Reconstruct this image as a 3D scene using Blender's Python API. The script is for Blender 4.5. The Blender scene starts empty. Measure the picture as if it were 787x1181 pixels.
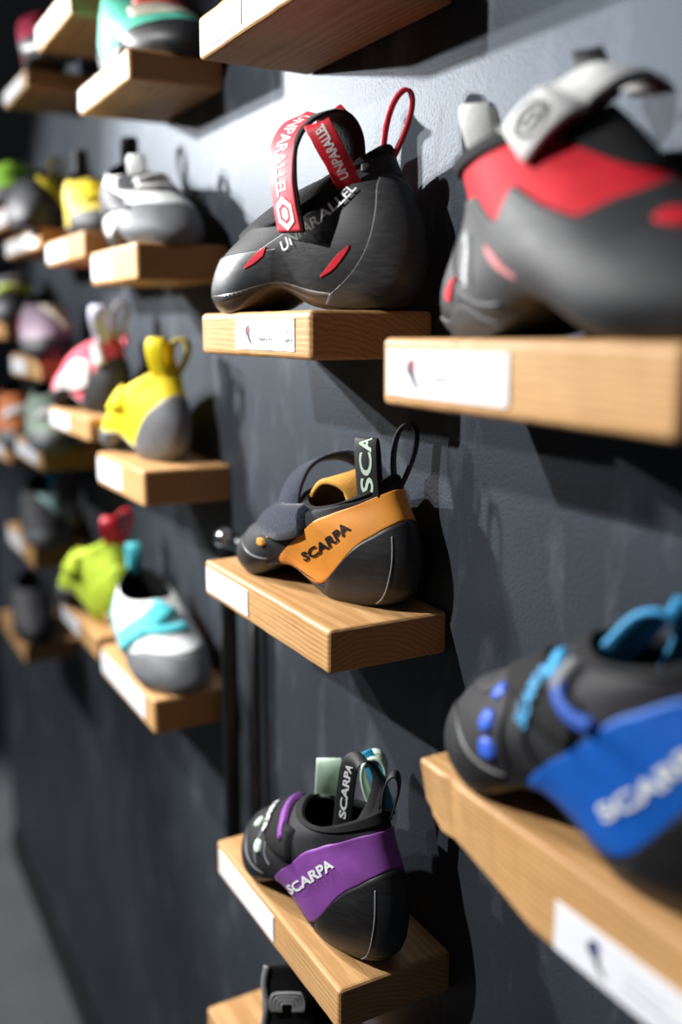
import bpy, bmesh, math, random
import numpy as np
from mathutils import Vector, noise
random.seed(4)
S = 0.46                       # metres per working unit (camera to wall distance)
HZ = 3.72*S                     # camera height
SC = bpy.context.scene
COL = SC.collection
PI = math.pi
def W(x, y, z): return Vector((x*S, y*S, z*S+HZ))

# ------------------------------------------------------------------ materials
MATS = {}
def principled(name):
    m = bpy.data.materials.new(name); m.use_nodes = True
    nt = m.node_tree; b = nt.nodes['Principled BSDF']
    return m, nt, b
def mat(name, col, rough=.6, spec=.5, bump=0, bscale=400, var=.12, vscale=60, metallic=0, sheen=0, coat=0):
    """procedural surface: noise tinted colour and fine bump"""
    if name in MATS: return MATS[name]
    m, nt, b = principled(name)
    N, L = nt.nodes, nt.links
    tc = N.new('ShaderNodeTexCoord')
    no = N.new('ShaderNodeTexNoise'); no.inputs['Scale'].default_value = vscale; no.inputs['Detail'].default_value = 4
    L.new(tc.outputs['Object'], no.inputs['Vector'])
    cr = N.new('ShaderNodeValToRGB')
    a = [max(0, c*(1-var)) for c in col]; c2 = [min(1, c*(1+var)+.004*var) for c in col]
    cr.color_ramp.elements[0].color = (*a, 1); cr.color_ramp.elements[1].color = (*c2, 1)
    cr.color_ramp.elements[0].position = .3; cr.color_ramp.elements[1].position = .7
    L.new(no.outputs['Fac'], cr.inputs['Fac']); L.new(cr.outputs['Color'], b.inputs['Base Color'])
    b.inputs['Roughness'].default_value = rough; b.inputs['Specular IOR Level'].default_value = spec
    b.inputs['Metallic'].default_value = metallic
    if sheen: b.inputs['Sheen Weight'].default_value = sheen
    if coat: b.inputs['Coat Weight'].default_value = coat
    if bump:
        n2 = N.new('ShaderNodeTexNoise'); n2.inputs['Scale'].default_value = bscale; n2.inputs['Detail'].default_value = 3
        L.new(tc.outputs['Object'], n2.inputs['Vector'])
        bp = N.new('ShaderNodeBump'); bp.inputs['Strength'].default_value = bump; bp.inputs['Distance'].default_value = .001
        L.new(n2.outputs['Fac'], bp.inputs['Height']); L.new(bp.outputs['Normal'], b.inputs['Normal'])
    MATS[name] = m
    return m
def rubber(name, col, rough=.5, scuff=.35):
    if name in MATS: return MATS[name]
    m, nt, b = principled(name); N, L = nt.nodes, nt.links
    tc = N.new('ShaderNodeTexCoord')
    mp = N.new('ShaderNodeMapping'); mp.inputs['Scale'].default_value = (40, 40, 220); mp.inputs['Rotation'].default_value = (.3, .9, .2)
    L.new(tc.outputs['Object'], mp.inputs['Vector'])
    no = N.new('ShaderNodeTexNoise'); no.inputs['Scale'].default_value = 1.6; no.inputs['Detail'].default_value = 6; no.inputs['Roughness'].default_value = .65
    L.new(mp.outputs['Vector'], no.inputs['Vector'])
    n1 = N.new('ShaderNodeTexNoise'); n1.inputs['Scale'].default_value = 26; n1.inputs['Detail'].default_value = 3
    L.new(tc.outputs['Object'], n1.inputs['Vector'])
    mu = N.new('ShaderNodeMath'); mu.operation = 'MULTIPLY'; L.new(no.outputs['Fac'], mu.inputs[0]); L.new(n1.outputs['Fac'], mu.inputs[1])
    cr = N.new('ShaderNodeValToRGB'); e = cr.color_ramp.elements
    e[0].position = .2; e[0].color = (*col, 1); e[1].position = .48
    e[1].color = (*[c+(0.16-c*.5)*scuff for c in col], 1)
    L.new(mu.outputs[0], cr.inputs['Fac']); L.new(cr.outputs['Color'], b.inputs['Base Color'])
    rr = N.new('ShaderNodeMapRange'); rr.inputs['To Min'].default_value = rough-.08; rr.inputs['To Max'].default_value = rough+.16
    L.new(no.outputs['Fac'], rr.inputs['Value']); L.new(rr.outputs['Result'], b.inputs['Roughness'])
    bp = N.new('ShaderNodeBump'); bp.inputs['Strength'].default_value = .12; bp.inputs['Distance'].default_value = .0008
    L.new(no.outputs['Fac'], bp.inputs['Height']); L.new(bp.outputs['Normal'], b.inputs['Normal'])
    MATS[name] = m
    return m
def woven(name, col, rough=.6):
    if name in MATS: return MATS[name]
    m = mat(name, col, rough, bump=.25, bscale=1500, var=.1, vscale=500)
    return m
def wood_mat(name='oak wood', light=(.72, .43, .19), dark=(.42, .21, .07), seed=0):
    if name in MATS: return MATS[name]
    m, nt, b = principled(name); N, L = nt.nodes, nt.links
    tc = N.new('ShaderNodeTexCoord'); oi = N.new('ShaderNodeObjectInfo')
    # every shelf is cut from another place of the log
    cm = N.new('ShaderNodeCombineXYZ')
    for k, (mul, o) in enumerate(((.9, 0), (.05, .05), (.06, .09))):
        mm = N.new('ShaderNodeMath'); mm.operation = 'MULTIPLY_ADD'; mm.inputs[1].default_value = mul; mm.inputs[2].default_value = o
        L.new(oi.outputs['Random'], mm.inputs[0]); L.new(mm.outputs[0], cm.inputs[k])
    ad = N.new('ShaderNodeVectorMath'); ad.operation = 'ADD'; L.new(tc.outputs['Object'], ad.inputs[0]); L.new(cm.outputs[0], ad.inputs[1])
    mp = N.new('ShaderNodeMapping'); mp.inputs['Scale'].default_value = (.12, 1, 1); L.new(ad.outputs[0], mp.inputs['Vector'])
    ns = N.new('ShaderNodeTexNoise'); ns.inputs['Scale'].default_value = 9; ns.inputs['Detail'].default_value = 3; L.new(mp.outputs[0], ns.inputs['Vector'])
    mx = N.new('ShaderNodeVectorMath'); mx.operation = 'SCALE'; mx.inputs['Scale'].default_value = .035; L.new(ns.outputs['Color'], mx.inputs[0])
    a2 = N.new('ShaderNodeVectorMath'); a2.operation = 'ADD'; L.new(mp.outputs[0], a2.inputs[0]); L.new(mx.outputs[0], a2.inputs[1])
    wv = N.new('ShaderNodeTexWave'); wv.wave_type = 'RINGS'; wv.rings_direction = 'X'; wv.inputs['Scale'].default_value = 75
    wv.inputs['Distortion'].default_value = 2.2; wv.inputs['Detail'].default_value = 2; wv.inputs['Detail Scale'].default_value = 2
    L.new(a2.outputs[0], wv.inputs['Vector'])
    fm = N.new('ShaderNodeMapping'); fm.inputs['Scale'].default_value = (14, 700, 700); L.new(tc.outputs['Object'], fm.inputs['Vector'])
    fn = N.new('ShaderNodeTexNoise'); fn.inputs['Scale'].default_value = 1; fn.inputs['Detail'].default_value = 4; L.new(fm.outputs[0], fn.inputs['Vector'])
    big = N.new('ShaderNodeTexNoise'); big.inputs['Scale'].default_value = 14; L.new(ad.outputs[0], big.inputs['Vector'])
    s1 = N.new('ShaderNodeMath'); s1.operation = 'MULTIPLY_ADD'; s1.inputs[1].default_value = .24; L.new(wv.outputs['Fac'], s1.inputs[0])
    s2 = N.new('ShaderNodeMath'); s2.operation = 'MULTIPLY_ADD'; s2.inputs[1].default_value = .62; L.new(fn.outputs['Fac'], s2.inputs[0]); L.new(s2.outputs[0], s1.inputs[2])
    s3 = N.new('ShaderNodeMath'); s3.operation = 'MULTIPLY'; s3.inputs[1].default_value = .3; L.new(big.outputs['Fac'], s3.inputs[0]); L.new(s3.outputs[0], s2.inputs[2])
    cr = N.new('ShaderNodeValToRGB'); e = cr.color_ramp.elements
    e[0].position = .3; e[0].color = (*dark, 1); e[1].position = .85; e[1].color = (*light, 1)
    L.new(s1.outputs[0], cr.inputs['Fac'])
    # end grain (faces that look along the log) is darker
    ge = N.new('ShaderNodeNewGeometry'); vt = N.new('ShaderNodeVectorTransform'); vt.vector_type = 'NORMAL'; vt.convert_from = 'WORLD'; vt.convert_to = 'OBJECT'
    L.new(ge.outputs['True Normal'], vt.inputs[0]); sx = N.new('ShaderNodeSeparateXYZ'); L.new(vt.outputs[0], sx.inputs[0])
    ab = N.new('ShaderNodeMath'); ab.operation = 'ABSOLUTE'; L.new(sx.outputs[0], ab.inputs[0])
    mr = N.new('ShaderNodeMapRange'); mr.inputs['From Min'].default_value = .6; mr.inputs['To Max'].default_value = .6; L.new(ab.outputs[0], mr.inputs['Value'])
    mc = N.new('ShaderNodeMixRGB'); mc.blend_type = 'MULTIPLY'; mc.inputs['Color2'].default_value = (.55, .42, .3, 1)
    L.new(mr.outputs['Result'], mc.inputs['Fac']); L.new(cr.outputs[0], mc.inputs['Color1']); L.new(mc.outputs[0], b.inputs['Base Color'])
    b.inputs['Roughness'].default_value = .5; b.inputs['Specular IOR Level'].default_value = .35
    bp = N.new('ShaderNodeBump'); bp.inputs['Strength'].default_value = .22; bp.inputs['Distance'].default_value = .001
    L.new(s1.outputs[0], bp.inputs['Height']); L.new(bp.outputs[0], b.inputs['Normal'])
    MATS[name] = m
    return m
def wall_mat():
    m, nt, b = principled('dark slate paint'); N, L = nt.nodes, nt.links
    tc = N.new('ShaderNodeTexCoord')
    n1 = N.new('ShaderNodeTexNoise'); n1.inputs['Scale'].default_value = 5; n1.inputs['Detail'].default_value = 5; L.new(tc.outputs['Object'], n1.inputs['Vector'])
    mp = N.new('ShaderNodeMapping'); mp.inputs['Scale'].default_value = (16, 16, 6); mp.inputs['Rotation'].default_value = (0, .25, 0); L.new(tc.outputs['Object'], mp.inputs['Vector'])
    n2 = N.new('ShaderNodeTexNoise'); n2.inputs['Scale'].default_value = 1; n2.inputs['Detail'].default_value = 8; n2.inputs['Roughness'].default_value = .62; L.new(mp.outputs[0], n2.inputs['Vector'])
    cr = N.new('ShaderNodeValToRGB'); e = cr.color_ramp.elements
    e[0].position = .53; e[0].color = (0, 0, 0, 1); e[1].position = .76; e[1].color = (1, 1, 1, 1); L.new(n2.outputs['Fac'], cr.inputs[0])
    c1 = N.new('ShaderNodeValToRGB'); e = c1.color_ramp.elements
    e[0].position = .3; e[0].color = (.024, .028, .034, 1); e[1].position = .7; e[1].color = (.036, .042, .050, 1); L.new(n1.outputs['Fac'], c1.inputs[0])
    mx = N.new('ShaderNodeMixRGB'); mx.inputs['Color2'].default_value = (.10, .11, .125, 1)
    L.new(cr.outputs[0], mx.inputs['Fac']); L.new(c1.outputs[0], mx.inputs['Color1']); L.new(mx.outputs[0], b.inputs['Base Color'])
    # fine roller texture
    n3 = N.new('ShaderNodeTexNoise'); n3.inputs['Scale'].default_value = 330; n3.inputs['Detail'].default_value = 2; L.new(tc.outputs['Object'], n3.inputs['Vector'])
    bp = N.new('ShaderNodeBump'); bp.inputs['Strength'].default_value = .35; bp.inputs['Distance'].default_value = .0012
    L.new(n3.outputs['Fac'], bp.inputs['Height']); L.new(bp.outputs[0], b.inputs['Normal'])
    b.inputs['Roughness'].default_value = .52; b.inputs['Specular IOR Level'].default_value = .36
    b.inputs['Specular Tint'].default_value = (.62, .79, 1, 1)
    return m

# ------------------------------------------------------------------ mesh helpers
def link(name, me, m=None, parent=None):
    o = bpy.data.objects.new(name, me); COL.objects.link(o)
    if m: me.materials.append(m)
    if parent: o.parent = parent
    return o
def mesh_obj(name, v, f, m, parent=None, smooth=True):
    me = bpy.data.meshes.new(name)
    me.from_pydata([tuple(float(c) for c in p) for p in v], [], [tuple(int(i) for i in q) for q in f])
    me.update()
    if smooth: me.polygons.foreach_set('use_smooth', [True]*len(me.polygons))
    return link(name, me, m, parent)
def grid_faces(nu, nv, base=0, close=False, flip=False):
    f = []
    for i in range(nu if close else nu-1):
        for j in range(nv-1):
            a = base+i*nv+j; b = base+((i+1) % nu)*nv+j
            q = (a, b, b+1, a+1)
            f.append(q[::-1] if flip else q)
    return f
def hermite(xs, ys, x):
    xs = np.asarray(xs, float); ys = np.asarray(ys, float); x = np.clip(np.asarray(x, float), xs[0], xs[-1])
    m = np.gradient(ys, xs) if len(xs) > 2 else np.full(len(xs), (ys[-1]-ys[0])/(xs[-1]-xs[0]))
    i = np.clip(np.searchsorted(xs, x, side='right')-1, 0, len(xs)-2)
    h = xs[i+1]-xs[i]; u = (x-xs[i])/h
    return (2*u**3-3*u**2+1)*ys[i]+(u**3-2*u**2+u)*h*m[i]+(-2*u**3+3*u**2)*ys[i+1]+(u**3-u**2)*h*m[i+1]
def tag(o, label=None, cat=None, group=None, kind=None):
    for k, v in (('label', label), ('category', cat), ('group', group), ('kind', kind)):
        if v: o[k] = v
    return o
def box_bm(lo, hi, bev=0, seg=3):
    bm = bmesh.new(); bmesh.ops.create_cube(bm, size=1)
    for v in bm.verts:
        v.co = Vector([lo[k]+(hi[k]-lo[k])*(v.co[k]+.5) for k in range(3)])
    if bev: bmesh.ops.bevel(bm, geom=list(bm.edges), offset=bev, segments=seg, profile=.5, affect='EDGES')
    return bm
def bm_obj(name, bm, m, parent=None, smooth=False):
    me = bpy.data.meshes.new(name); bm.to_mesh(me); bm.free()
    if smooth: me.polygons.foreach_set('use_smooth', [True]*len(me.polygons))
    return link(name, me, m, parent)
def ribbon(name, pts, wv, width, th, m, parent, n=40, taper=None):
    """flat webbing through 3-D points; wv = width direction(s)"""
    pts = np.array(pts, float); k = np.linspace(0, 1, len(pts)); u = np.linspace(0, 1, n)
    P = np.stack([hermite(k, pts[:, i], u) for i in range(3)], 1)
    wv = np.array(wv, float)
    Wd = np.tile(wv, (n, 1)) if wv.ndim == 1 else np.stack([hermite(np.linspace(0, 1, len(wv)), wv[:, i], u) for i in range(3)], 1)
    T = np.gradient(P, axis=0); T /= np.linalg.norm(T, axis=1)[:, None]+1e-9
    Wd = Wd-(Wd*T).sum(1)[:, None]*T; Wd /= np.linalg.norm(Wd, axis=1)[:, None]+1e-9
    Nn = np.cross(T, Wd)
    w = np.full(n, width) if taper is None else width*hermite(np.linspace(0, 1, len(taper)), taper, u)
    prof = [(-.5, -.25), (-.46, -.5), (.46, -.5), (.5, -.25), (.5, .25), (.46, .5), (-.46, .5), (-.5, .25)]
    v = []
    for i in range(n):
        for a, b in prof: v.append(P[i]+Wd[i]*w[i]*a+Nn[i]*th*b)
    f = []
    for i in range(n-1):
        for j in range(8):
            a = i*8+j; b = i*8+(j+1) % 8
            f.append((a, b, b+8, a+8))
    f.append(tuple(range(7, -1, -1))); f.append(tuple((n-1)*8+j for j in range(8)))
    o = mesh_obj(name, v, f, m, parent)
    return o, (P, T, Wd, Nn, u)
_txt = {}
def text_mesh(body, bold=.012):
    """unit-height letter outlines as triangles (x right, y up)"""
    if body in _txt: return _txt[body]
    cu = bpy.data.curves.new('lettering', 'FONT'); cu.body = body; cu.size = 1; cu.offset = bold; cu.resolution_u = 4
    o = bpy.data.objects.new('lettering', cu); COL.objects.link(o)
    bpy.context.view_layer.update()
    dg = bpy.context.evaluated_depsgraph_get(); ev = o.evaluated_get(dg); me = ev.to_mesh()
    v = np.array([tuple(p.co) for p in me.vertices]); f = [tuple(p.vertices) for p in me.polygons]
    ev.to_mesh_clear(); bpy.data.objects.remove(o); bpy.data.curves.remove(cu)
    v[:, 0] -= v[:, 0].min(); y0 = v[:, 1].min(); hh = v[:, 1].max()-y0; v[:, 1] -= y0; v = v/hh
    _txt[body] = (v, f)
    return v, f
def text_flat(name, body, org, right, up, height, m, parent, bold=.012, width=None):
    v, f = text_mesh(body, bold)
    sx = height if width is None else width/v[:, 0].max()
    org, right, up = (np.array(a, float) for a in (org, right, up))
    p = org+v[:, :1]*sx*right+v[:, 1:2]*height*up
    return mesh_obj(name, p, f, m, parent, smooth=False)

# ------------------------------------------------------------------ climbing shoe last
TR = [0, .12, .3, .5, .7, .85, 1.0]
BASE = dict(
    heel=[(.024, 0), (.007, .012), (0, .036), (.006, .062), (.014, .082), (.018, .095), (.021, .105)],
    toe=[(.226, 0), (.236, .012), (.219, .036), (.184, .054), (.152, .072), (.129, .086), (.108, .098)],
    hw=[[.024, .026, .026, .036, .032], [.029, .031, .033, .043, .039], [.030, .033, .038, .044, .035],
        [.028, .032, .038, .038, .030], [.025, .029, .035, .034, .027], [.022, .028, .031, .030, .025], [.020, .026, .028, .027, .023]],
    asym=.010, arch=.016, dip=.016, n=2.3)
class Shoe:
    def __init__(s, label, spec, L, loc, heading, group=None, foot=1, pitch=0, roll=0, hs=1, ws=1, res=1):
        sp = dict(BASE); sp.update(spec); s.sp = sp; s.k = L/.236; s.foot = foot; s.hs = hs; s.ws = ws; s.res = res; s.head = heading
        s.root = bpy.data.objects.new('climbing_shoe', None); COL.objects.link(s.root)
        s.root.empty_display_size = .02
        s.root.location = loc; s.root.rotation_euler = (roll, pitch, heading)
        tag(s.root, label, 'climbing shoe', group or 'climbing shoes on display')
        s.heel = np.array(sp['heel']); s.toe = np.array(sp['toe']); s.hw = np.array(sp['hw'])
    def P(s, q, t):
        q, t = np.broadcast_arrays(np.asarray(q, float), np.asarray(t, float)); sp = s.sp
        c = np.cos(PI*q); si = np.sin(PI*q); u = (1-c)/2
        xh = hermite(TR, s.heel[:, 0], t); zh = hermite(TR, s.heel[:, 1], t)
        xt = hermite(TR, s.toe[:, 0], t); zt = hermite(TR, s.toe[:, 1], t)
        x = xh+(xt-xh)*u; z = zh+(zt-zh)*u
        bell = np.abs(si)**1.6
        z = z+sp['arch']*np.clip(1-t/.45, 0, 1)**1.5*np.exp(-((u-.5)/.17)**2)-sp['dip']*np.clip((t-.55)/.45, 0, 1)**1.5*bell
        cols = np.stack([hermite(TR, s.hw[:, j], t) for j in range(5)])
        i = np.clip((u*4).astype(int), 0, 3); fr = u*4-i
        g = lambda k: np.take_along_axis(cols, np.clip(k, 0, 4)[None], 0)[0]
        p0, p1, p2, p3 = g(i-1), g(i), g(i+1), g(i+2)
        w = .5*(2*p1+(p2-p0)*fr+(2*p0-5*p1+4*p2-p3)*fr**2+(3*p1-p0-3*p2+p3)*fr**3)
        n = sp['n']; env = (1-np.clip(np.abs(c), 0, 1)**n)**(1/n)
        y = s.ws*w*env*np.sign(si)+s.foot*sp['asym']*(np.clip(x/.236-.25, 0, 1)**2*1.7-.05)
        return np.stack([x, y, z*s.hs], -1)*s.k
    def N(s, q, t):
        e = 2e-3
        t = np.clip(t, e, 1-e)
        a = s.P(q+e, t)-s.P(q-e, t); b = s.P(q, t+e)-s.P(q, t-e)
        n = np.cross(b, a); return n/(np.linalg.norm(n, axis=-1)[..., None]+1e-12)
    def inv(s, x, y, z):
        """room point (working units) in the shoe's own frame"""
        p = W(x, y, z)-s.root.location; c, n = math.cos(s.head), math.sin(s.head)
        return np.array([p.x*c+p.y*n, -p.x*n+p.y*c, p.z])
    def dirv(s, x, y, z):
        c, n = math.cos(s.head), math.sin(s.head); return np.array([x*c+y*n, -x*n+y*c, z], float)
    def body(s, m_up, m_sole, m_lin, upper='upper'):
        nq, nt = int(112*s.res)//2*2, int(44*s.res)
        q = np.linspace(-1, 1, nq, endpoint=False); t = np.linspace(0, 1, nt)
        V = s.P(q[:, None], t[None]); v = V.reshape(-1, 3)
        mesh_obj(upper, v, grid_faces(nq, nt, 0, True), m_up, s.root)
        # sole: bottom cap plus a rim that climbs a little
        rows = [s.P(q, np.full(nq, tt))+s.N(q, np.full(nq, max(tt, .03)))*o for tt, o in ((.13, -.0004), (.125, .0014*s.k), (.06, .0016*s.k), (.0, .0006*s.k))]
        r0 = rows[-1]; cen = r0.copy(); cen[:, 1] = s.foot*0+np.interp(r0[:, 0], np.sort(r0[:, 0]), np.full(nq, 0))
        cen = np.stack([r0[:, 0], (r0[:, 1]+r0[(-np.arange(nq)) % nq][:, 1])/2, r0[:, 2]], 1)
        for kk in (.85, .6, .3, 0): rows.append(cen+(r0-cen)*kk+np.array([0, 0, -.0006*s.k]))
        G = np.stack(rows, 1); mesh_obj('sole', G.reshape(-1, 3), grid_faces(nq, len(rows), 0, True, True), m_sole, s.root)
        # lining
        tt = np.concatenate([[1.0, 1.0], np.linspace(.97, .2, 12)])
        off = np.concatenate([[0.0, -.0022], np.full(12, -.0042)])*s.k
        rows = []
        for k, (a, o) in enumerate(zip(tt, off)):
            p = s.P(q, np.full(nq, a))+s.N(q, np.full(nq, a))*o
            if k == 1: p[:, 2] += .0018*s.k
            rows.append(p)
        r0 = rows[-1]; cen = np.stack([r0[:, 0], (r0[:, 1]+r0[(-np.arange(nq)) % nq][:, 1])/2, r0[:, 2]], 1)
        for kk in (.5, 0): rows.append(cen+(r0-cen)*kk)
        G = np.stack(rows, 1); mesh_obj('lining', G.reshape(-1, 3), grid_faces(nq, len(rows), 0, True, True), m_lin, s.root)
    def patch(s, name, lo, hi, m, off=.0012, na=60, nb=14, parent=None, label=None, lin=False):
        """panel lying on the shoe between the lines lo and hi, both [(q,t)...] over the same q range"""
        lo = np.array(lo, float); hi = np.array(hi, float)
        na = max(36, int(na*s.res)); nb = 14
        a = np.linspace(lo[0, 0], lo[-1, 0], na)
        f = (lambda xs, ys, x: np.interp(x, xs, ys)) if lin else hermite
        tl = f(lo[:, 0], lo[:, 1], a); th = f(hi[:, 0], hi[:, 1], a); th = np.maximum(tl, th)
        b = np.concatenate([[0, .02], np.linspace(.06, .94, nb-4), [.98, 1]]); nb = len(b)
        q = np.repeat(a[:, None], nb, 1); t = np.clip(tl[:, None]+(th-tl)[:, None]*b, 0, 1)
        o = np.full((na, nb), off*s.k); o[:, 0] = o[:, -1] = -.0003; o[0] = o[-1] = -.0003
        V = s.P(q, t)+s.N(q, t)*o[..., None]
        ob = mesh_obj(name, V.reshape(-1, 3), grid_faces(na, nb), m, parent or s.root)
        if label: ob['label'] = label
        return ob
    def metric(s, q, t):
        e = 2e-3; t = np.clip(t, e, 1-e)
        return (s.P(q+e, t)-s.P(q-e, t))/(2*e), (s.P(q, t+e)-s.P(q, t-e))/(2*e)
    def band(s, name, path, width, m, off=.0016, n=40, nb=7, parent=None, taper=None):
        """strip that hugs the shoe along a (q,t) path"""
        path = np.array(path, float); k = np.linspace(0, 1, len(path)); u = np.linspace(0, 1, n)
        q = hermite(k, path[:, 0], u); t = hermite(k, path[:, 1], u)
        A, B = s.metric(q, t); C = s.P(q, t); T = np.gradient(C, axis=0); T /= np.linalg.norm(T, axis=1)[:, None]+1e-9
        Nn = s.N(q, t); Sd = np.cross(Nn, T)
        aa = (A*A).sum(1); bb = (B*B).sum(1); ab = (A*B).sum(1); det = aa*bb-ab*ab+1e-12
        sa = (Sd*A).sum(1); sb = (Sd*B).sum(1); dq = (sa*bb-sb*ab)/det; dt = (sb*aa-sa*ab)/det
        w = np.full(n, width) if taper is None else width*np.interp(u, np.linspace(0, 1, len(taper)), taper)
        v = []
        bs = np.concatenate([[-.5], np.linspace(-.46, .46, nb-2), [.5]])
        for j, b in enumerate(bs):
            qq = q+dq*w*b; tt = np.clip(t+dt*w*b, 0, 1)
            o = -.0003 if j in (0, nb-1) else off*s.k
            oo = np.full(n, o); oo[0] = oo[-1] = -.0003
            v.append(s.P(qq, tt)+s.N(qq, tt)*oo[:, None])
        G = np.stack(v, 1); return mesh_obj(name, G.reshape(-1, 3), grid_faces(n, nb, 0, False, True), m, parent or s.root)
    def seam(s, path, m, w=.0011, name='stitch_line', off=.0006, parent=None):
        return s.band(name, path, w, m, off=off, nb=5, parent=parent)
    def text(s, body, path, m, height, off=.002, name='lettering', parent=None, bold=.02, stretch=True):
        path = np.array(path, float); k = np.linspace(0, 1, len(path)); v, f = text_mesh(body, bold)
        u = v[:, 0]/v[:, 0].max()
        q = hermite(k, path[:, 0], u); t = hermite(k, path[:, 1], u)
        e = 1e-2; T = s.P(hermite(k, path[:, 0], np.minimum(u+e, 1)), hermite(k, path[:, 1], np.minimum(u+e, 1)))-s.P(hermite(k, path[:, 0], np.maximum(u-e, 0)), hermite(k, path[:, 1], np.maximum(u-e, 0)))
        T /= np.linalg.norm(T, axis=1)[:, None]; Nn = s.N(q, t); U = np.cross(Nn, T)
        A, B = s.metric(q, t)
        aa = (A*A).sum(1); bb = (B*B).sum(1); ab = (A*B).sum(1); det = aa*bb-ab*ab+1e-12
        sa = (U*A).sum(1); sb = (U*B).sum(1)
        q2 = q+(sa*bb-sb*ab)/det*v[:, 1]*height; t2 = np.clip(t+(sb*aa-sa*ab)/det*v[:, 1]*height, 0, 1)
        V = s.P(q2, t2)+s.N(q2, t2)*off*s.k
        return mesh_obj(name, V, f, m, parent or s.root, smooth=False)
    def loop(s, q, t, m, height, opening, width, spread, up=(0, 0, 1), wdir=None, th=.0016, name='pull_loop', off=.001, sink=.008, n=44, base=None):
        """folded webbing tab standing on the collar"""
        p = s.P(q, t)+s.N(q, t)*off if base is None else s.inv(*base)
        up = np.array(up, float); up /= np.linalg.norm(up)
        sp = np.array(spread, float); sp /= np.linalg.norm(sp)
        wd = np.cross(up, sp) if wdir is None else np.array(wdir, float)
        ph = np.linspace(0, 2*PI, 25)
        xs = opening*.62*np.sin(ph)*np.sin(ph/2)**1.2; ys = height*(1-np.cos(ph))/2
        g = .0012*np.sign(PI-ph)*np.abs(np.cos(ph/2))
        pts = [p-up*sink+(x+gg)*sp+y*up for x, y, gg in zip(xs, ys, g)]
        pts[0] = pts[0]-up*.004; pts[-1] = pts[-1]-up*.004
        return ribbon(name, pts, wd, width, th, m, s.root, n=n)
def text_on_ribbon(body, frame, u0, u1, height, m, parent, side=1, lat=0, off=.0013, bold=.02, flip=False):
    """letters along a ribbon from fraction u0 to u1"""
    P, T, Wd, Nn, u = frame; v, f = text_mesh(body, bold)
    uu = u0+(u1-u0)*v[:, 0]/v[:, 0].max()
    ip = lambda A: np.stack([np.interp(uu, u, A[:, i]) for i in range(3)], 1)
    C, w, nn = ip(P), ip(Wd), ip(Nn)
    d = -1 if flip else 1
    V = C+w*((v[:, 1:2]-.5)*height*d+lat)+nn*off*side
    return mesh_obj('lettering', V, f, m, parent, smooth=False)
def disc_on_ribbon(name, frame, uc, r, m, parent, side=1, sides=6, off=.0012, ratio=1.0, hole=0, rot=0):
    P, T, Wd, Nn, u = frame
    ip = lambda A: np.array([np.interp(uc, u, A[:, i]) for i in range(3)])
    C, t, w, nn = ip(P), ip(T), ip(Wd), ip(Nn); t /= np.linalg.norm(t)
    ring = lambda rr: [C+(t*ratio*math.cos(a)+w*math.sin(a))*rr+nn*off*side for a in [2*PI*k/sides+rot for k in range(sides)]]
    if hole:
        v = ring(r)+ring(r*hole); f = [(k, (k+1) % sides, sides+(k+1) % sides, sides+k) for k in range(sides)]
    else: v = ring(r); f = [tuple(range(sides))]
    return mesh_obj(name, v, f, m, parent, smooth=False)

# ------------------------------------------------------------------ colours
BLACK = rubber('black rubber', (.012, .012, .013), .45, .16)
GREYR = rubber('grey rubber', (.026, .027, .029), .42, .3)
SOLE = rubber('sole rubber', (.012, .012, .013), .4, .25)
SOLE_REFL = rubber('sole rubber with wood reflection', (.05, .028, .012), .32, .2)  # brown is the shelf wood's reflection put into the sole colour
CLOTH = mat('black cloth', (.012, .012, .013), .85, .3, .5, 900)
FUZZ = mat('black fuzzy velcro', (.010, .010, .012), .95, .2, 1.0, 700, .5, 400, sheen=.3)
NAVY = mat('navy fuzzy velcro', (.011, .019, .040), .95, .2, 1.0, 700, .6, 400, sheen=.4)
LINB = mat('black lining', (.010, .010, .010), .9, .2, .5, 600)
LINO = mat('orange lining', (.62, .30, .05), .8, .3, .4, 500)
WHITE = mat('white print', (.85, .87, .85), .6, .3, var=.03)
BLKP = mat('black print', (.008, .008, .008), .6, .3, var=.03)
REDW = woven('red webbing', (.62, .008, .022), .5)
REDF = mat('red microfibre', (.62, .012, .025), .7, .3, .4, 900)
PINKS = mat('red strap face', (.80, .06, .085), .55, .4, .1, 900)
WEBB = woven('black webbing', (.010, .010, .011), .6)
WEBW = woven('white webbing', (.78, .78, .74), .65)
ORANGE = mat('orange rubber band', (.84, .32, .045), .5, .4, .08, 500, .08)
PURPLE = mat('purple rubber band', (.25, .07, .34), .45, .45, .08, 500, .1)
BLUE = mat('blue rubber band', (.006, .115, .52), .5, .4, .08, 500, .1)
LBLUE = mat('light blue cloth', (.05, .36, .68), .6, .4, .3, 800)
CYAN = woven('cyan webbing', (.01, .30, .52), .6)
MINT = mat('pale mint cloth', (.62, .80, .62), .7, .3, .3, 700)
GREY = mat('grey leather', (.20, .20, .21), .7, .3, .3, 700)
DGREY = mat('dark grey leather', (.020, .020, .022), .7, .35, .4, 700)
STITCH = mat('light stitching', (.55, .55, .55), .7, .3, .3, 2000)
LGREY = mat('pale grey stitching', (.30, .31, .32), .6, .3)
PAPER = mat('white paper', (.84, .85, .88), .5, .3, var=.015)
INK = mat('black ink', (.03, .03, .03), .6, .3)
INKG = mat('grey ink', (.30, .31, .34), .6, .3)
METAL = mat('black metal', (.010, .010, .011), .35, .5, metallic=.0)
WOOD = wood_mat()

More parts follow.
